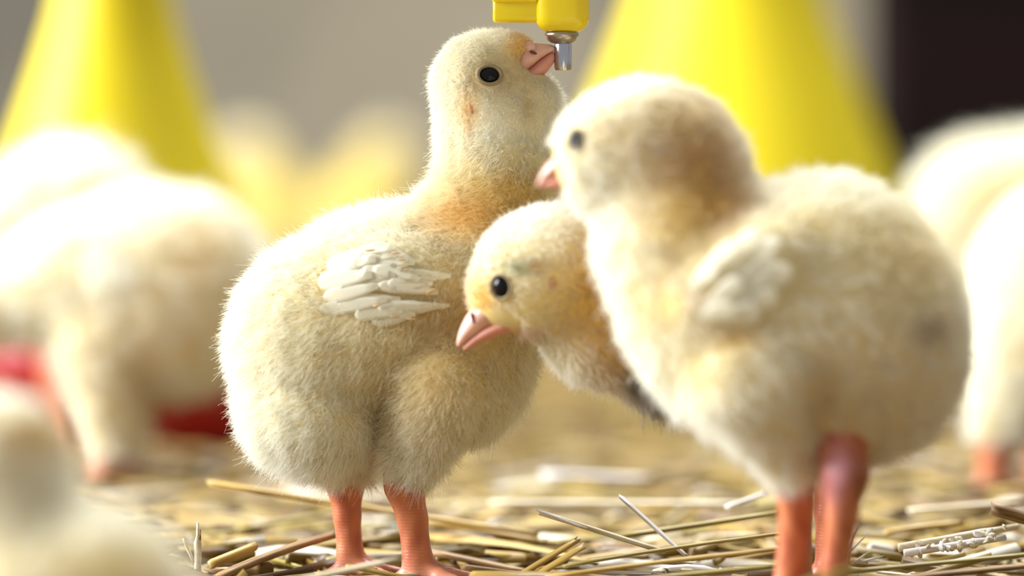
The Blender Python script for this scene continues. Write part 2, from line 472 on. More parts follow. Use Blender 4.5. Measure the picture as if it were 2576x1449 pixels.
    def mandible(self, name, secs, m, dy=0.0):
        """secs: (top px,py, bottom px,py, half width)"""
        R = []
        for (tx, ty, bx, by, hw) in secs:
            ring = []
            for j in range(14):
                a = 2 * math.pi * j / 14
                s = (1 - math.cos(a)) / 2
                c = self.loc((tx + (bx - tx) * s, ty + (by - ty) * s, dy))
                ring.append((c[0] * self.k, (c[1] + hw * math.sin(a)) * self.k, c[2] * self.k))
            R.append(ring)
        me = rings(name, R)
        o = link(name, me, self.root, m)
        sub = o.modifiers.new('round', 'SUBSURF'); sub.levels = 1; sub.render_levels = 2
        return o
    def dot(self, name, px, py, rx, rz, m, rot=0, depth=4, parent=None, yoff=None, sink=0.0):
        p, n = self.hit(px, py)
        if yoff is not None: p = np.array([px - self.ax, yoff, self.ay - py]); n = np.array([0, -1, 0])
        q = Vector(n).to_track_quat('Z', 'Y').to_matrix().to_4x4() @ Matrix.Rotation(math.radians(rot), 4, 'Z')
        R = [[(rx * math.sin(th) * math.cos(j * math.pi / 6), rz * math.sin(th) * math.sin(j * math.pi / 6), depth * math.cos(th)) for j in range(12)]
             for th in (0.05, 0.6, 1.1, 1.57, 2.2, 3.09)]
        me = rings(name, R); me.transform(Matrix.Scale(self.k, 4) @ Matrix.Translation(Vector(p - n * sink)) @ q)
        return link(name, me, parent or self.root, m)
    def feather(self, parent, x0, y0, x1, y1, wid, lift, lift1=None, m=None):
        """one small flight feather lying on the coat, root (x0,y0), rounded tip (x1,y1)"""
        p0, n0 = self.hit(x0, y0); p1, n1 = self.hit(x1, y1)
        n = n0 + n1; n /= np.linalg.norm(n)
        p0 = p0 + n * lift; p1 = p1 + n * (lift if lift1 is None else lift1)
        d = p1 - p0; L = np.linalg.norm(d); d /= L
        s = np.cross(n, d); s /= np.linalg.norm(s)
        V = []; prof = ((0, .28), (.25, .62), (.55, .95), (.8, 1.0), (.93, .72), (1.0, .25))
        for t, wd in prof:
            c = p0 + d * L * t + n * 2 * math.sin(math.pi * t)
            for u in (-1, -.45, .45, 1):
                V.append(c + s * u * wd * wid / 2 + n * (1 - u * u) * wid * 0.02)
        nb = len(V)
        V += [v - n * 0.8 for v in V]
        F = []
        for i in range(5):
            for j in range(3):
                a = i * 4 + j; F.append((a, a + 1, a + 5, a + 4)); F.append((a + nb, a + 4 + nb, a + 5 + nb, a + 1 + nb))
        edge = [0, 1, 2, 3] + [4 * i + 3 for i in range(1, 6)] + [22, 21, 20] + [4 * i for i in range(4, 0, -1)]
        for i in range(len(edge)):
            a, b = edge[i], edge[(i + 1) % len(edge)]; F.append((b, a, a + nb, b + nb))
        me = mesh_py('feather', [v * self.k for v in V], F)
        o = link('feather', me, parent, m or M_FEATH)
        sm = np.ones(len(me.polygons), dtype=bool); sm[-len(edge):] = False
        me.polygons.foreach_set('use_smooth', sm)
        return o
    def wing(self, px, py, rx, rz, rot):
        return self.dot('wing', px, py, rx, rz, M_WING, rot, depth=12, sink=16)

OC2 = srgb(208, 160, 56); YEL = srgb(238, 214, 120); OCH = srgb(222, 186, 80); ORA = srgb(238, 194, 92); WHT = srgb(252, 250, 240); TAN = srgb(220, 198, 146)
BRN = srgb(84, 54, 26)

# ---- the drinking chick (in focus)
c = Chick(1000, 0.0, 'sharp cream chick stretching its beak up to the steel nipple drinker pin', voxel=6.5)
c.mid = 0
c.E(950, 790, 0, 345, 250, 255, 24)
c.E(770, 900, 0, 175, 215, 245, 8, 80)
c.E(785, 1040, -30, 178, 200, 140, -8, 30)
c.E(1195, 720, 0, 190, 215, 255, -8, 90)
c.E(1150, 920, -10, 175, 205, 190, 0, 70)
c.E(1240, 640, 10, 190, 190, 190, 0, 80)
c.E(1255, 470, 5, 138, 135, 190, -6, 90)
c.E(1240, 330, 0, 132, 130, 150, 0, 60)
c.E(1210, 224, 0, 118, 128, 140, 10, 50)
c.E(1280, 114, 0, 60, 72, 30, -4, 40)
c.E(1300, 290, 0, 98, 92, 88, 0, 60)
c.E(1356, 244, 0, 46, 60, 58, 10, 40)
c.C((1112, 955, -140), 128, (1045, 1130, -100), 78, 10)        # near thigh
c.C((840, 1050, 110), 120, (862, 1160, 80), 74, 30)           # far thigh
c.E(1035, 705, -190, 165, 70, 92, -8, 40)                      # folded wing
c.leg([(1020, 1130, -85, 62), (1020, 1215, -82, 50), (1040, 1300, -80, 37), (1052, 1400, -80, 37), (1056, 1440, -80, 42)])
c.leg([(864, 1150, 80, 58), (866, 1225, 78, 47), (870, 1300, 76, 34), (878, 1400, 76, 33), (882, 1430, 76, 36)])
c.foot(1060, -80, 1, 22, 150); c.foot(884, 76, 1, 21, 135)
c.spots = [(1231, 197, 52, 40, .55, srgb(170, 150, 105)), (1230, 480, 150, 90, .6, YEL), (1185, 535, 110, 55, .7, ORA), (1310, 500, 90, 70, .55, OCH), (900, 800, 260, 200, .18, YEL), (1150, 880, 200, 160, .32, YEL),
           (1080, 1000, 90, 120, .2, OCH), (1265, 180, 85, 60, .4, TAN), (1185, 280, 22, 50, .6, ORA), (1310, 115, 30, 35, .7, ORA), (1240, 310, 70, 70, .5, WHT), (1330, 260, 16, 40, .5, TAN),
           (1190, 640, 120, 60, .2, OCH), (1000, 480, 200, 60, .3, WHT), (1225, 790, 130, 70, .3, OCH), (960, 1040, 40, 120, .3, OCH), (1120, 760, 60, 60, .4, TAN)]
c.lens = [(1240, 190, 190, 165, .42), (1290, 170, 70, 60, .8), (930, 705, 130, 80, .5), (1090, 705, 90, 80, .95), (1240, 330, 130, 60, .75), (770, 1180, 160, 60, 1.25), (1050, 1150, 120, 60, 1.1)]
c.bald = [(1231, 192, 38, 32, 1), (1362, 150, 48, 44, 1), (930, 705, 120, 70, .75)]
c.build()
c.down(190000, 30, (-0.75, 0, -0.65), (1400, 130), (1250, 230, 190))
c.eye(1232, 191, 27, 1.36, 0.8)
ub = c.mandible('upper_beak', [(1308, 102, 1296, 200, 50), (1330, 104, 1318, 190, 52), (1352, 107, 1346, 164, 44), (1376, 109, 1372, 140, 32), (1391, 112, 1391, 130, 20), (1397, 117, 1397, 127, 8)], M_BEAK)
c.mandible('lower_beak', [(1300, 188, 1318, 216, 40), (1330, 172, 1346, 204, 44), (1354, 150, 1368, 190, 38), (1376, 136, 1384, 174, 28), (1391, 128, 1394, 156, 16), (1396, 131, 1397, 150, 6)], M_BEAKL)
c.dot('nostril', 1342, 133, 10, 4, M_NOSE, -20, 4, ub, -50)
c.dot('cere', 1330, 118, 19, 15, M_BEAK, -15, 16, ub, -38)
c.dot('ear_opening', 1186, 276, 6, 13, M_EAR, 15, 3, sink=-4)
wg = c.wing(1050, 705, 110, 60, -10)
FE = [(960, 655, 833, 664, 58), (950, 690, 812, 706, 54), (965, 715, 826, 744, 42), (985, 745, 858, 766, 38), (1000, 636, 908, 634, 34), (1010, 650, 880, 652, 36), (1020, 770, 925, 782, 34), (1050, 775, 945, 796, 40)]
for i, f in enumerate(FE): c.feather(wg, *f, 20 + 0.8 * i, 9 + 0.8 * i)
for i in range(34):                              # slender overlapping coverts toward the shoulder
    x = 985 + 140 * (i / 34) + rng.normal() * 12; y = 705 + 0.16 * (x - 1000) + rng.uniform(-62, 66) * (1 - 0.0028 * (x - 985))
    l = rng.uniform(105, 160); a = rng.normal() * .10 + (y - 705) * 0.0022 - .02
    c.feather(wg, x, y, x - l * math.cos(a), y + l * math.sin(a), rng.uniform(28, 42), (q := 10 + 0.3 * i + rng.uniform(0, 1.5)) + 8, q)
for x, y, a in ((945, 640, 5), (1005, 645, 0), (1018, 658, -4), (1025, 672, 4), (960, 757, 8), (1000, 782, -6), (1040, 785, -4), (1088, 722, 20)):  # tan slivers standing in for the shade in gaps between feathers
    p, n = c.hit(x, y)
    c.dot('gap_shade', x, y, rng.uniform(9, 15), rng.uniform(2, 3), M_GAP_SHADE, a, 3, wg, sink=-27)
focus_chick = c

# ---- the chick in front, facing left
c = Chick(2040, -0.085, 'largest blurred chick standing in front, facing left, back to the dark post', voxel=8)
c.mid = -10
c.E(2000, 800, 0, 380, 300, 315, 14)
c.E(2085, 640, 0, 215, 210, 190, -10, 80)
c.E(2190, 850, 0, 220, 275, 275, 10, 90)
c.E(1766, 714, -10, 220, 235, 260, 20, 90)
c.E(1690, 560, -20, 190, 180, 180, 0, 90)
c.E(1620, 385, -10, 208, 165, 180, 0, 60)
c.E(1500, 400, -10, 100, 110, 115, 0, 60)
c.E(1740, 410, -10, 118, 140, 150, 20, 60)
c.E(2120, 1000, 40, 200, 190, 150, 0, 60)
c.C((1890, 930, -140), 180, (1985, 1150, -50), 74, 10)
c.C((2060, 1000, 130), 150, (2105, 1130, 80), 75, 40)
c.E(1840, 690, -225, 180, 70, 105, 35, 50)
c.leg([(1990, 1150, -40, 64), (2004, 1260, 0, 47), (1996, 1400, 30, 39), (1982, 1500, 40, 41)])
c.legspots = [(2090, 1170, 34, 70, .75, srgb(226, 168, 186)), (2148, 1195, 26, 50, .85, srgb(120, 66, 36)), (2010, 1200, 50, 40, .5, srgb(190, 70, 48))]
c.leg([(2108, 1085, -110, 66), (2113, 1180, -165, 60), (2106, 1285, -145, 40), (2094, 1400, -120, 36), (2085, 1520, -110, 38)])
c.foot(1982, 40, -1, 23, 150); c.foot(2085, -110, -1, 22, 140)
c.spots = [(1735, 420, 115, 150, .7, OC2), (1780, 510, 80, 60, .7, OC2), (1690, 540, 80, 90, .55, YEL), (1700, 280, 130, 60, .25, YEL), (1520, 330, 60, 40, .3, TAN), (1560, 350, 26, 14, .5, TAN),
           (1660, 760, 70, 50, .4, YEL), (1720, 680, 90, 60, .3, TAN), (1830, 830, 60, 40, .6, OCH), (1740, 900, 60, 60, .3, YEL), (2250, 640, 200, 140, .4, YEL), (2000, 560, 150, 40, .25, YEL),
           (2310, 820, 46, 34, .5, srgb(150, 112, 70)), (2200, 1000, 250, 160, .35, TAN), (1500, 560, 90, 120, .4, WHT), (2040, 990, 34, 110, .5, TAN)]  # last tan spot paints shade into the crease behind the thigh
c.lens = [(1590, 380, 210, 190, .6), (1840, 690, 150, 100, .5)]
c.bald = [(1447, 352, 22, 24, 1), (1395, 430, 34, 60, 1)]
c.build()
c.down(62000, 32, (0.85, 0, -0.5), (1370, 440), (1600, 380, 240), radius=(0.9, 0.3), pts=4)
c.eye(1447, 352, 23, 1.14, 1.15)
c.mandible('upper_beak', [(1420, 385, 1425, 440, 44), (1395, 388, 1410, 436, 42), (1374, 410, 1390, 440, 32), (1358, 434, 1368, 452, 20), (1350, 458, 1356, 466, 9), (1349, 468, 1351, 472, 3)], M_BEAK, -10)
c.mandible('lower_beak', [(1430, 438, 1428, 474, 36), (1405, 440, 1402, 474, 34), (1382, 444, 1382, 470, 24), (1366, 454, 1367, 470, 14), (1358, 464, 1359, 468, 5)], M_BEAKL, -10)
wg = c.wing(1820, 700, 130, 70, 35)
for i, f in enumerate([(1800, 760, 1930, 640, 60), (1830, 770, 1960, 660, 56), (1790, 720, 1940, 600, 54), (1850, 780, 1930, 720, 56), (1770, 690, 1900, 590, 48), (1800, 800, 1890, 760, 54),
                       (1740, 690, 1850, 620, 44), (1760, 760, 1850, 690, 50), (1720, 720, 1800, 670, 44), (1740, 790, 1840, 750, 46)]):
    c.feather(wg, *f[:4], f[4] * rng.uniform(.8, 1.2), 6 + 2 * (i % 4), 40 + 4 * (i % 4))

# ---- the chick between them, beak lowered
c = Chick(1900, -0.032, 'chick with lowered beak squeezed between the drinking chick and the front chick', voxel=8)
c.mid = -80
c.E(1960, 800, 70, 300, 200, 235, 8)
c.E(1650, 850, 0, 215, 150, 155, -30, 90)
c.E(1500, 720, -50, 135, 125, 160, 20, 80)
c.E(1410, 640, -75, 140, 122, 118, -10, 60)
c.E(1335, 690, -80, 146, 122, 150, -15, 50)
c.E(1258, 742, -80, 62, 66, 72, -30, 50)
c.E(1480, 830, -20, 110, 100, 120, 0, 80)
c.leg([(2000, 980, 30, 80), (2015, 1150, 20, 42), (2010, 1300, 20, 34), (2010, 1470, 20, 36)])
c.leg([(2080, 980, 140, 80), (2095, 1150, 140, 42), (2095, 1300, 140, 34), (2095, 1450, 140, 36)])
c.foot(2010, 20, -1, 22, 110); c.foot(2095, 140, -1, 22, 140)
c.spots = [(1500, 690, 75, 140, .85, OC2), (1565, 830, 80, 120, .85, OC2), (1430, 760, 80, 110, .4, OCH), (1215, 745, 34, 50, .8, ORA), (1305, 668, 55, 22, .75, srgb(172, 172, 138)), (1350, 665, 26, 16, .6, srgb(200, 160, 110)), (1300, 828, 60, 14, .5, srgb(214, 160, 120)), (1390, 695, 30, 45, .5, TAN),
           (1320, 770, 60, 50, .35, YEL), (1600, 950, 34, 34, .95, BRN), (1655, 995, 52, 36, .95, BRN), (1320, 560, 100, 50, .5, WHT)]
c.lens = [(1330, 690, 190, 190, .5), (1650, 980, 60, 60, 1.8)]
c.bald = [(1260, 716, 24, 28, 1), (1225, 812, 82, 46, 1), (1392, 690, 12, 14, .8)]
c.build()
c.down(60000, 28, (0.8, 0, -0.6), (1170, 830), (1340, 690, 200), radius=(0.7, 0.2), pts=4)
c.eye(1260, 716, 25, 1.14, 1.15)
ub = c.mandible('upper_beak', [(1215, 752, 1305, 786, 62), (1190, 762, 1266, 802, 58), (1170, 790, 1224, 822, 44), (1155, 822, 1190, 846, 30), (1148, 850, 1165, 862, 15), (1148, 867, 1155, 869, 5)], M_BEAK, -80)
c.mandible('lower_beak', [(1302, 778, 1316, 828, 54), (1258, 792, 1272, 836, 53), (1216, 812, 1230, 850, 40), (1184, 840, 1194, 868, 24), (1166, 864, 1171, 877, 10), (1163, 872, 1165, 876, 4)], M_BEAKL, -80)
c.dot('nostril', 1190, 795, 6, 16, M_NOSE, 15, 4, ub, -80 - 40)
c.dot('ear_opening', 1388, 705, 11, 20, M_EAR, 0, 3)

# ---- blurred chicks around them
def bystander(ax, Y, label, prims, legs, spots, beak, head, eye=None, beaks=None, n=14000, L=34, flow=(0.8, 0, -0.5), face=-1, feathers=(), vox=15):
    c = Chick(ax, Y, label, None, vox)
    c.mid = 0
    for p in prims:
        (c.C if isinstance(p[0], tuple) else c.E)(*p)
    for l in legs:
        c.leg([l[0], (l[0][0], (l[0][1] + c.ay) / 2, l[0][2], 42), (l[1], c.ay - 25, l[0][2], 38)])
        c.foot(l[1], l[0][2], face, 26, 140)
    c.spots = spots
    c.build()
    c.down(n, L, flow, beak, head, radius=(1.6, 0.6), pts=3, guides=0.1)
    if eye: c.eye(*eye)
    if beaks:
        x, y, f, s = beaks
        c.mandible('upper_beak', [(x, y - 34 * s, x, y + 14 * s, 40 * s), (x + f * 40 * s, y - 22 * s, x + f * 40 * s, y + 14 * s, 30 * s), (x + f * 84 * s, y + 6 * s, x + f * 80 * s, y + 18 * s, 8 * s)], M_BEAK)
        c.mandible('lower_beak', [(x, y + 14 * s, x, y + 40 * s, 34 * s), (x + f * 40 * s, y + 15 * s, x + f * 40 * s, y + 32 * s, 24 * s), (x + f * 74 * s, y + 17 * s, x + f * 72 * s, y + 24 * s, 8 * s)], M_BEAKL)
    if feathers:
        wg = c.wing(*feathers[0])
        for i, f in enumerate(feathers[1:]): c.feather(wg, *f, 14 + 3 * i)
    return c
# left, at the red pan
bystander(400, 0.325, 'blurred chick bending to feed in front of the red pan', [
    (400, 735, 0, 250, 210, 255, 0), (530, 720, 0, 125, 170, 190, 0, 60), (210, 690, 0, 190, 170, 150, 12, 80), (70, 735, 0, 120, 105, 98, 24, 80), (-60, 780, 0, 100, 95, 90, 30, 60), (430, 850, 20, 180, 160, 105, 0, 60),
    ((270, 840, -70), 125, (290, 1090, -60), 70, 30)], [((290, 1090, -60, 56), 285), ((310, 950, 90, 56), 310)],
    [(500, 640, 80, 80, .4, OCH), (420, 820, 120, 120, .35, TAN), (330, 980, 100, 150, .5, TAN), (280, 680, 60, 60, .6, WHT)], (-170, 830), (-50, 780, 150),
    (-90, 750, 20, 1.3, 1.1), (-140, 790, -1, .8), feathers=((290, 680, 90, 55, 0), (240, 660, 340, 650, 60), (240, 690, 345, 690, 60), (250, 715, 335, 722, 50)))
bystander(150, 0.425, 'blurred white chick farthest back at the yellow hopper, behind the feeding chick', [
    (180, 520, 0, 205, 170, 150, 0), (40, 600, 0, 130, 120, 110, 20, 80), (-60, 690, 0, 84, 78, 80, 0, 60), (220, 640, 0, 150, 140, 110, 0, 60)],
    [((150, 720, -50, 50), 150), ((240, 720, 60, 50), 240)], [(60, 620, 120, 80, .4, OCH)], (-160, 740), (-60, 690, 110), (-85, 670, 17, 1.3, 1.1), (-130, 700, -1, .65), n=9000)
# right edge
bystander(2640, 0.29, 'white chick at the edge of the frame with an orange leg showing', [
    (2625, 790, 0, 180, 200, 285, 0), (2700, 700, 0, 180, 190, 210, 0, 80), (2560, 960, -40, 110, 120, 120, 0, 60), (2780, 520, 0, 120, 110, 120, 0, 80),
    ((2540, 960, -60), 100, (2495, 1070, -60), 52, 30)], [((2495, 1080, -60, 48), 2492), ((2640, 1080, 70, 48), 2640)],
    [(2580, 870, 40, 30, .5, TAN)], (2900, 520), (2790, 520, 140), (2820, 490, 20, 1.3, 1.1), (2880, 520, 1, .8), flow=(-0.8, 0, -0.5), face=1)
bystander(2560, 0.62, 'blurred cream chick in front of the dark post', [
    (2500, 575, 0, 215, 190, 220, 0), (2620, 520, 0, 150, 150, 150, 0, 80), (2700, 420, 0, 110, 105, 110, 0, 70), (2540, 700, 0, 180, 160, 120, 0, 60)],
    [((2500, 810, -50, 48), 2500), ((2590, 810, 60, 48), 2590)], [(2500, 520, 80, 60, .4, OCH)], (2820, 430), (2700, 420, 130), (2735, 395, 18, 1.3, 1.1), (2790, 425, 1, .75), flow=(-0.8, 0, -0.5), face=1, n=9000)
# very near, lower left
bystander(120, -0.255, 'pale out-of-focus chick crouching nearest the lens, only head and back showing', [
    (130, 1610, 0, 340, 300, 320, 20), (250, 1500, -20, 215, 200, 200, 0, 90), (20, 1330, 30, 170, 170, 180, 0, 90), (-10, 1180, 40, 180, 165, 180, 0, 60)], [((60, 1740, -60, 48), 60), ((220, 1740, 70, 48), 220)],
    [(80, 1090, 90, 45, .7, OCH), (290, 1420, 110, 60, .5, YEL)], (-190, 1220), (-10, 1180, 200), (-110, 1150, 24, 1.3, 1.1), (-165, 1200, -1, 1.0), n=16000)
# far behind, centre
for fx, fl, fa in ((690, 'faint distant chick far behind, nearest the left yellow hopper', -1), (905, 'faint distant chick far behind the back of the drinking chick', 1)):
    d = fa
    bystander(fx, 1.9, fl, [
        (fx, 560, 0, 120, 110, 115, 0), (fx + 55 * d, 480, 0, 80, 80, 90, 0, 60), (fx + 72 * d, 400, 0, 66, 62, 64, 0, 50), (fx - 20 * d, 640, 0, 105, 100, 85, 0, 50)],
        [((fx, 720, -40, 34), fx), ((fx + 40 * d, 720, 40, 34), fx + 40 * d)], [(fx, 500, 200, 170, .85, srgb(226, 206, 96))], (fx + 150 * d, 410), (fx + 72 * d, 400, 90), (fx + 95 * d, 390, 14, 1.3, 1.1), (fx + 128 * d, 405, d, .6), n=4000, vox=15, face=d, L=28)

# ------------------------------------------------------------------ nipple drinker on its water pipe
K = D0 / FPX
nb = at(1416, 177, 0.0)
dr = empty('nipple_drinker', nb, 'yellow nipple drinker with steel pin hanging from the water pipe', 'drinker')
def X(px): return (px - 1416) * K
def Z(py): return (177 - py) * K
link('housing', box('housing', X(1346), X(1482), -0.0062, 0.0062, Z(80), Z(-115), 0.0034, 5), dr, M_YEL)
bm = bmesh.new(); me = box('clip_arm', X(1240), X(1360), -0.0042, 0.0042, Z(57), Z(-2), 0.0009, 3); link('clip_arm', me, dr, M_YEL)
link('clip_rim', box('clip_rim', X(1238), X(1352), -0.0052, 0.0052, Z(8), Z(-14), 0.0008, 3), dr, M_YEL)
def lz(name, prof, m):
    me = lathe(name, [(r * K, Z(py)) for r, py in prof], 32); me.transform(Matrix.Translation((X(1413), 0, 0)))
    return link(name, me, dr, m, True)
lz('flange', [(10, 70), (38, 78), (42, 84), (43, 90), (36, 101), (28, 107), (22, 109), (10, 109)], M_STEELD)
me = lathe('pin', [(4 * K, Z(100)), (18 * K, Z(101)), (20 * K, Z(108)), (22 * K, Z(111)), (22 * K, Z(172)), (20.5 * K, Z(177)), (2 * K, Z(177.5))], 32)
pin = link('pin', me, dr, M_STEEL)
# sharp edges on the turned steel
for o in (pin,):
    o.modifiers.new('edges', 'EDGE_SPLIT').split_angle = math.radians(35)
me = lathe('water_pipe', [(0.002, -1.6), (0.0125, -1.6), (0.0125, 1.6), (0.002, 1.6)], 24)
me.transform(Matrix.Rotation(math.pi / 2, 4, 'Y'))
wp = link('water_pipe', me, None, M_PIPE); wp.location = nb + Vector((0, 0, Z(-115) + 0.0105))
tag(wp, 'pale plastic water pipe carrying the yellow nipple drinker', 'pipe')

# ------------------------------------------------------------------ feeders: yellow hopper cone on a red pan
def feeder(px, Y, label, R=0.07, top=None):
    p = at(px, 480, Y); p.z = 0
    f = empty('poultry_feeder', p, label, 'feeder', None)
    link('pan', lathe('pan', [(0.004, 0.0), (R * .86, 0.0), (R * .93, 0.004), (R, 0.031), (R * 1.01, 0.034), (R * .97, 0.034), (R * .9, 0.008), (R * .84, 0.004), (0.004, 0.004)], 48), f, M_RED)
    link('hopper', lathe('hopper', [(0.003, 0.046), (R * .82, 0.044), (R * .83, 0.048), (R * .76, 0.066), (R * .62, 0.088), (R * .48, 0.115), (R * .37, 0.14), (R * .29, 0.16), (R * .25, 0.185), (R * .25, 0.24), (0.003, 0.245)], 48), f, M_YELB)
    link('feed_tube', lathe('feed_tube', [(0.003, 0.003), (R * .45, 0.003), (R * .40, 0.02), (R * .40, 0.047), (0.003, 0.047)], 32), f, M_RED)
    link('foot_ring', lathe('foot_ring', [(R * .3, 0.002), (R * .5, 0.002), (R * .5, 0.014), (R * .3, 0.014)], 32), f, M_RED)
    return f
FEED = (at(285, 480, 0.56).x, 0.56)
feeder(285, 0.56, 'yellow hopper on a red pan, left of the drinking chick', 0.078)
# bell drinker hanging from an overhead line, above the litter
bp = at(1832, 600, 0.92)
bd = empty('bell_drinker', bp, 'yellow bell drinker hanging behind the front chick, beside the dark post', 'drinker')
link('bell', lathe('bell', [(0.003, 0.004), (.080, 0.0), (.084, 0.004), (.082, 0.012), (.075, 0.03), (.061, 0.065), (.047, 0.10), (.038, 0.13), (.033, 0.16), (.027, 0.17), (0.003, 0.172)], 48), bd, M_YELB)
link('cord', lathe('cord', [(.001, 0.17), (.003, 0.17), (.003, 0.9), (.001, 0.9)], 10), bd, M_PIPE)
me = lathe('overhead_line', [(0.002, -1.6), (0.015, -1.6), (0.015, 1.6), (0.002, 1.6)], 20)
me.transform(Matrix.Rotation(math.pi / 2, 4, 'Y'))
ol = link('overhead_line', me, None, M_PIPE); ol.location = (0, bp.y, bp.z + 0.9)
tag(ol, 'pale pipe line overhead that the yellow bell drinker hangs from', 'pipe')

# ------------------------------------------------------------------ straw
def straw_mesh(name, L, wd, th, bend=0.0, twist=0.0, segs=5, split=0.0, taper=0.85):
    """flattened hollow stalk along +X, slightly bent, ragged ends"""
    R = []
    for i in range(segs + 1):
        t = i / segs; r = []
        sc = 1 - (1 - taper) * t
        tw = twist * t
        for j in range(6):
            a = 2 * math.pi * j / 6
            y, z = math.cos(a) * wd / 2 * sc, math.sin(a) * th / 2 * sc
            y, z = y * math.cos(tw) - z * math.sin(tw), y * math.sin(tw) + z * math.cos(tw)
            ex = 0.0
            if i in (0, segs): ex = (0.3 * wd) * math.sin(j * 2.4 + i)
            r.append(((t - .5) * L + ex, y + bend * L * (1 - (2 * t - 1) ** 2), z + 0.3 * bend * L * (1 - (2 * t - 1) ** 2)))
        R.append(r)
    return rings(name, R)
def lay(name, p0, p1, wd, th, m, label, bend=0.0, roll=0.0, group=None, twist=0.0, segs=6, taper=0.9, cat='straw'):
    p0, p1 = Vector(p0), Vector(p1); d = p1 - p0
    me = straw_mesh(name, d.length, wd, th, bend, twist, segs, taper=taper)
    o = link(name, me, None, m)
    q = d.to_track_quat('X', 'Z')
    o.matrix_world = Matrix.Translation((p0 + p1) / 2) @ q.to_matrix().to_4x4() @ Matrix.Rotation(roll, 4, 'X')
    tag(o, label, cat, group)
    return o
K1 = K
def hero(x0, y0, Y0, x1, y1, Y1, wpx, m, label, thick=0.45, **kw):
    return lay('straw', at(x0, y0, Y0), at(x1, y1, Y1), wpx * K1, wpx * K1 * thick, M_STRAW[m], label, **kw)
hero(530, 1215, 0.055, 1352, 1345, 0.05, 38, 'golden', 'long golden straw lying behind both legs of the drinking chick')
hero(1362, 1290, -0.01, 1670, 1388, -0.01, 34, 'pale', 'pale flattened straw with a white split end under the front chick')
hero(1350, 1283, -0.012, 1478, 1330, -0.012, 13, 'white', 'short white sliver along the split end of the pale straw')
hero(1562, 1250, 0.0, 1728, 1400, -0.01, 22, 'white', 'thin white straw leaning down to the right under the front chick')
hero(1285, 1462, -0.02, 1452, 1358, -0.015, 34, 'golden', 'short golden straw end pointing up right of the near foot')
hero(1330, 1460, -0.022, 1468, 1374, -0.018, 26, 'golden', 'split half stalk beside the upturned golden straw end', roll=.5)
hero(1420, 1424, -0.022, 1985, 1340, -0.02, 24, 'olive', 'long olive straw arching toward the front chick legs', bend=0.02)
hero(1380, 1452, -0.03, 1975, 1380, -0.03, 30, 'golden', 'golden straw lying just under the long olive straw', bend=0.015)
hero(1440, 1475, -0.035, 2010, 1418, -0.035, 34, 'olive', 'wide olive straw along the bottom edge before the front chick')
hero(1560, 1350, 0.02, 1960, 1290, 0.03, 36, 'olive', 'dull olive straw behind the thin white straw')
hero(2120, 1440, -0.03, 2620, 1392, -0.02, 30, 'olive', 'olive straw right of the front chick feet')
hero(2200, 1462, -0.035, 2640, 1418, -0.03, 40, 'brown', 'wide brown straw along the bottom edge at the corner')
hero(2500, 1280, 0.0, 2640, 1322, 0.0, 48, 'brown', 'thick dark broken stalk end below the white chick leg', thick=.8)
hero(2230, 1340, 0.05, 2420, 1315, 0.05, 34, 'golden', 'curled golden stalk behind the white knobbly husk', bend=.04)
hero(550, 1452, -0.01, 840, 1345, 0.015, 46, 'brown', 'thick brown straw left of the drinking chick feet', bend=.03)
hero(530, 1420, 0.0, 640, 1375, 0.005, 32, 'golden', 'short cut golden straw beside the upright twig', thick=.8)
hero(700, 1470, -0.05, 1010, 1405, -0.055, 36, 'pale', 'blurred pale straw crossing before the far foot')
hero(600, 1330, 0.09, 850, 1290, 0.1, 34, 'olive', 'olive straw under the long golden straw')
hero(1080, 1310, 0.06, 1420, 1372, 0.05, 40, 'golden', 'golden straw right of the near leg, beneath the long one')
hero(1240, 1265, 0.10, 1900, 1268, 0.09, 40, 'pale', 'broad pale blurred straw behind the middle of the litter')
hero(1370, 1195, 0.19, 1640, 1205, 0.19, 52, 'white', 'white blurred straw piece lying farthest back')
hero(1830, 1275, 0.05, 1930, 1240, 0.05, 28, 'white', 'white straw tip left of the front chick leg')
hero(2290, 1285, 0.08, 2576, 1262, 0.08, 36, 'pale', 'pale blurred straw below the white chick foot')
hero(1090, 1390, 0.02, 1330, 1440, 0.01, 42, 'brown', 'scaly brown stalk between near foot and upturned straw end')
hero(1560, 1650, -0.15, 2150, 1428, -0.13, 40, 'olive', 'blurred olive straw rising closest to the lens before the front chick feet', bend=.02)
hero(1750, 1600, -0.14, 2330, 1452, -0.15, 34, 'golden', 'blurred golden straw closest to the lens under the front chick', bend=.02)
# upright twig
tw = empty('upright_twig', at(497, 1462, -0.004), 'thin pale twig standing upright with a side shoot', 'twig')
def rod(name, a, b, w0, w1, m, parent):
    a, b = Vector(a), Vector(b); d = b - a; q = d.to_track_quat('Z', 'Y').to_matrix()
    R = [[tuple(a + d * t + q @ Vector((r * math.cos(j * math.pi / 3), r * math.sin(j * math.pi / 3), 0))) for j in range(6)] for t, r in ((0, w0), (.35, w0 * .9), (.7, w0 * 1.0), (.8, w1 * 1.1), (1, w1))]
    return link(name, rings(name, R), parent, m)
rod('stem', (0, 0, -0.002), (0.0001, 0, 148 * K), 11 * K, 4 * K, M_STRAW['pale'], tw)
rod('shoot', (-6 * K, 0, 40 * K), (-36 * K, -8 * K, 108 * K), 5 * K, 2.5 * K, M_STRAW['pale'], tw)
rod('shoot', (4 * K, 0, 70 * K), (7 * K, -4 * K, 130 * K), 4 * K, 2 * K, M_STRAW['brown'], tw)
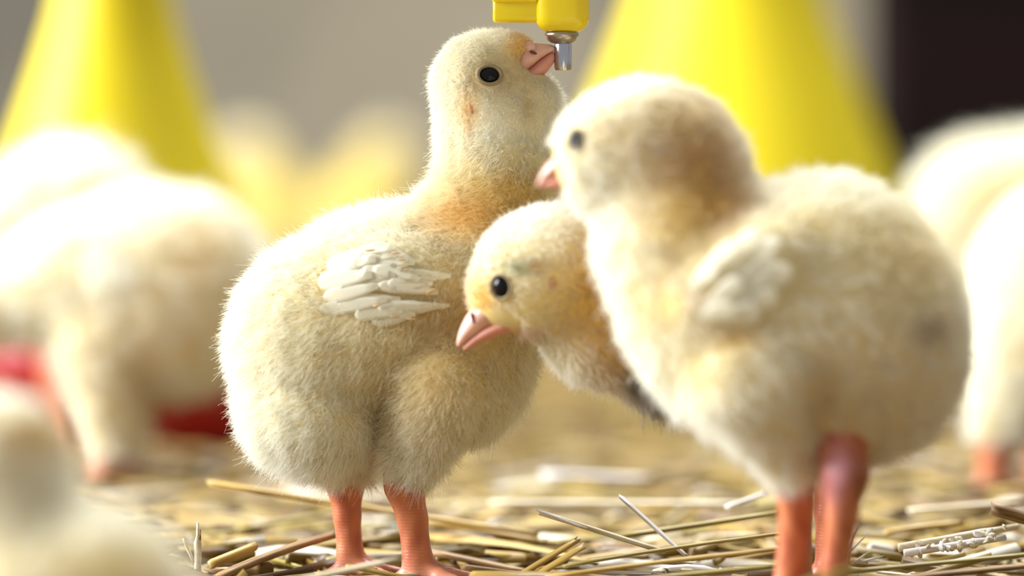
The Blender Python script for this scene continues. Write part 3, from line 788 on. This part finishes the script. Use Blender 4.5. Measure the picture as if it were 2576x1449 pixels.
# knobbly husk
hk = empty('seed_husk', at(2400, 1385, 0.0), 'white knobbly seed husk lying right of the front chick', 'husk')
hk0 = at(2400, 1385, 0.0)
rod('stem', at(2262, 1378, 0) - hk0, at(2560, 1325, 0.01) - hk0, 12 * K, 9 * K, M_STRAW['pale'], hk)
rod('stem', at(2275, 1392, -0.004) - hk0, at(2530, 1352, 0) - hk0, 11 * K, 8 * K, M_STRAW['white'], hk)
gm = []
for v in range(2):
    R = [[(r * math.cos(j * math.pi / 3) * (1 + .25 * math.sin(3 * j + v)), r * .8 * math.sin(j * math.pi / 3), z) for j in range(6)] for r, z in ((.15, -1), (.8, -.6), (1, 0), (.7, .6), (.1, 1))]
    gm.append(rings('grain', R)); gm[-1].materials.append(M_STRAW['white' if v else 'pale'])
for i in range(34):
    t = rng.random(); up = rng.random() < .5
    b = (at(2265 + 270 * t, 1380 - 48 * t, 0) if up else at(2278 + 250 * t, 1394 - 42 * t, -0.004)) - hk0
    g = bpy.data.objects.new('grain', gm[i % 2]); COL.objects.link(g); g.parent = hk
    g.location = b + Vector(rng.normal(size=3) * 5 * K); g.rotation_euler = rng.random(3) * 6
    s = (6 + 7 * rng.random()) * K; g.scale = (s * .8, s * .8, s * 1.3)
# thin wisps of shed down
wi = empty('down_wisp', at(2140, 1420, -0.02), 'wispy shed down strands rising right of the front chick feet', 'down wisp')
w0 = at(2140, 1420, -0.02)
for a, b in (((2128, 1400), (2172, 1292)), ((2130, 1398), (2186, 1338)), ((2138, 1420), (2224, 1398)), ((2140, 1422), (2190, 1385)), ((2136, 1412), (2150, 1330)), ((2160, 1412), (2228, 1410))):
    rod('strand', at(*a, -0.02) - w0, at(*b, -0.02) - w0, 2.6 * K, 0.8 * K, M_STRAW['white'], wi)
# loose straws, each its own object, sharing a few stalk meshes
protos = {}
for key in ('golden', 'pale', 'olive', 'brown', 'white'):
    protos[key] = []
    for v in range(4):
        me = straw_mesh('straw', 1.0, 0.055 + 0.02 * v, 0.03, [0, .03, -.03, .05][v], [0, .6, 0, -.5][v], 4, taper=.8)
        me.materials.append(M_STRAW[key]); me.polygons.foreach_set('use_smooth', np.ones(len(me.polygons), dtype=bool))
        protos[key].append(me)
LOOK = {'golden': 'golden', 'pale': 'bleached pale', 'olive': 'dull olive', 'brown': 'weathered brown', 'white': 'white chaff'}
ZONES = ((430, 'by the pale crouching chick'), (780, "left of the drinking chick's feet"), (1120, "at the drinking chick's feet"), (1460, "right of the drinking chick's feet"),
         (1900, "left of the front chick's feet"), (2170, "at the front chick's feet"), (1e9, "right of the front chick's feet"))
kinds = ['golden'] * 9 + ['pale'] * 4 + ['olive'] * 7 + ['brown'] * 5 + ['white'] * 3
used = set(); tries = 0
fx0, fx1 = at(1010, 1440, 0).x, at(1115, 1440, 0).x
cnt = 0
while cnt < 270:
    Y = -0.035 + 0.30 * rng.random() ** 1.4
    half = 0.5 * 2650 / FPX * (D0 + Y)
    x = rng.uniform(-half, half)
    if fx0 < x < fx1 and Y < 0.004: continue
    if 0.0 < x < 0.02 and -.004 < Y < .004: continue
    key = kinds[rng.integers(len(kinds))]
    L = 0.014 + 0.048 * rng.random() ** 1.4
    if key == 'white': L = 0.006 + 0.012 * rng.random()
    o = bpy.data.objects.new('straw', protos[key][rng.integers(4)]); COL.objects.link(o)
    z0 = -0.003 + 0.0045 * rng.random()
    if Y > 0.03: z0 += 0.0025
    yaw = rng.normal() * .55; pit = rng.normal() * .07
    o.location = (x, Y, z0)
    o.rotation_euler = (rng.normal() * .5, pit, yaw)
    wd = (0.0018 + 0.0027 * rng.random()) / 0.085
    if key == 'white': wd *= .8
    o.scale = (L, wd, wd)
    px, py = proj((x, Y, z0))
    zone = next(t for lim, t in ZONES if px < lim)
    size = 'tiny' if L < .014 else 'short' if L < .026 else 'medium' if L < .042 else 'long'
    lie = 'lying level' if abs(yaw) < .3 else 'slanting away right' if yaw > 0 else 'slanting away left'
    band = 'sharp' if -.02 < Y < .02 else 'blurred' if Y < .07 else 'very-blurred'
    lab = '%s %s straw, %s, %s, %s' % (size, LOOK[key], band, lie, zone)
    tries += 1
    if lab in used and tries < 3000:
        bpy.data.objects.remove(o); continue
    used.add(lab)
    tag(o, lab, 'straw', 'loose straws %s' % zone)
    cnt += 1
# the rest of the bedding, farther back, joined
def bedding(name, n, y0, y1, lmin, lmax, zmax, pw):
    b = np.array([[t, math.cos(a) * .5, math.sin(a) * .28] for t in (-.5, 0, .5) for a in (0, math.pi / 2, math.pi, 1.5 * math.pi)])
    f = [[i * 4 + j, i * 4 + (j + 1) % 4, (i + 1) * 4 + (j + 1) % 4, (i + 1) * 4 + j] for i in range(2) for j in range(4)] + [[3, 2, 1, 0], [8, 9, 10, 11]]
    f = np.array(f)
    Y = y0 + (y1 - y0) * rng.random(n) ** pw
    half = 0.95 * 2576 / FPX * (D0 + Y) + 0.03
    Xc = rng.uniform(-1, 1, n) * half
    ok = ~((np.abs(Xc - (pX0 + .085)) < .13) & (np.abs(Y - 1.21) < .11)) & ((Xc - FEED[0]) ** 2 + (Y - FEED[1]) ** 2 > (0.078 + .032) ** 2)
    Y, Xc, half = Y[ok], Xc[ok], half[ok]; n = len(Y)
    L = rng.uniform(lmin, lmax, n); W = rng.uniform(0.0018, 0.0042, n)
    yaw = rng.normal(0, .75, n); pit = rng.normal(0, .08, n); rol = rng.uniform(0, 3, n)
    bb = np.repeat(b[None], n, 0) * np.stack([L, W, W], -1)[:, None]
    bb[:, 4:8, 1] += (rng.normal(0, .04, n) * L)[:, None]
    cr, sr = np.cos(rol)[:, None], np.sin(rol)[:, None]
    y, z = bb[..., 1] * cr - bb[..., 2] * sr, bb[..., 1] * sr + bb[..., 2] * cr
    cp, sp = np.cos(pit)[:, None], np.sin(pit)[:, None]
    x, z = bb[..., 0] * cp + z * sp, -bb[..., 0] * sp + z * cp
    cy, sy = np.cos(yaw)[:, None], np.sin(yaw)[:, None]
    xx, yy = x * cy - y * sy, x * sy + y * cy
    zz = z + (rng.random(n) * zmax - 0.002 - 0.003 * (Y < 0.03))[:, None]
    V = np.stack([xx + Xc[:, None], yy + Y[:, None], zz], -1).reshape(-1, 3)
    Q = (f[None] + (np.arange(n) * 12)[:, None, None]).reshape(-1, 4)
    me = mesh_np(name, V, Q)
    pal = np.array([srgb(160, 128, 50), srgb(178, 148, 72), srgb(138, 114, 44), srgb(108, 78, 34), srgb(168, 140, 76), srgb(226, 216, 196)])
    col = pal[rng.choice(6, n, p=[.25, .2, .22, .18, .1, .05])] * rng.uniform(.62, .95, (n, 1))
    ca = me.attributes.new('tint', 'FLOAT_COLOR', 'POINT')
    ca.data.foreach_set('color', np.repeat(np.concatenate([col, np.ones((n, 1))], 1), 12, 0).astype(np.float32).ravel())
    o = link(name, me, None, M_LITTER, False)
    tag(o, 'thick bed of loose straw litter covering the barn floor', 'straw litter', kind='stuff')
bedding('straw_litter', 30000, -0.22, 3.3, 0.02, 0.06, 0.004, 2.3)
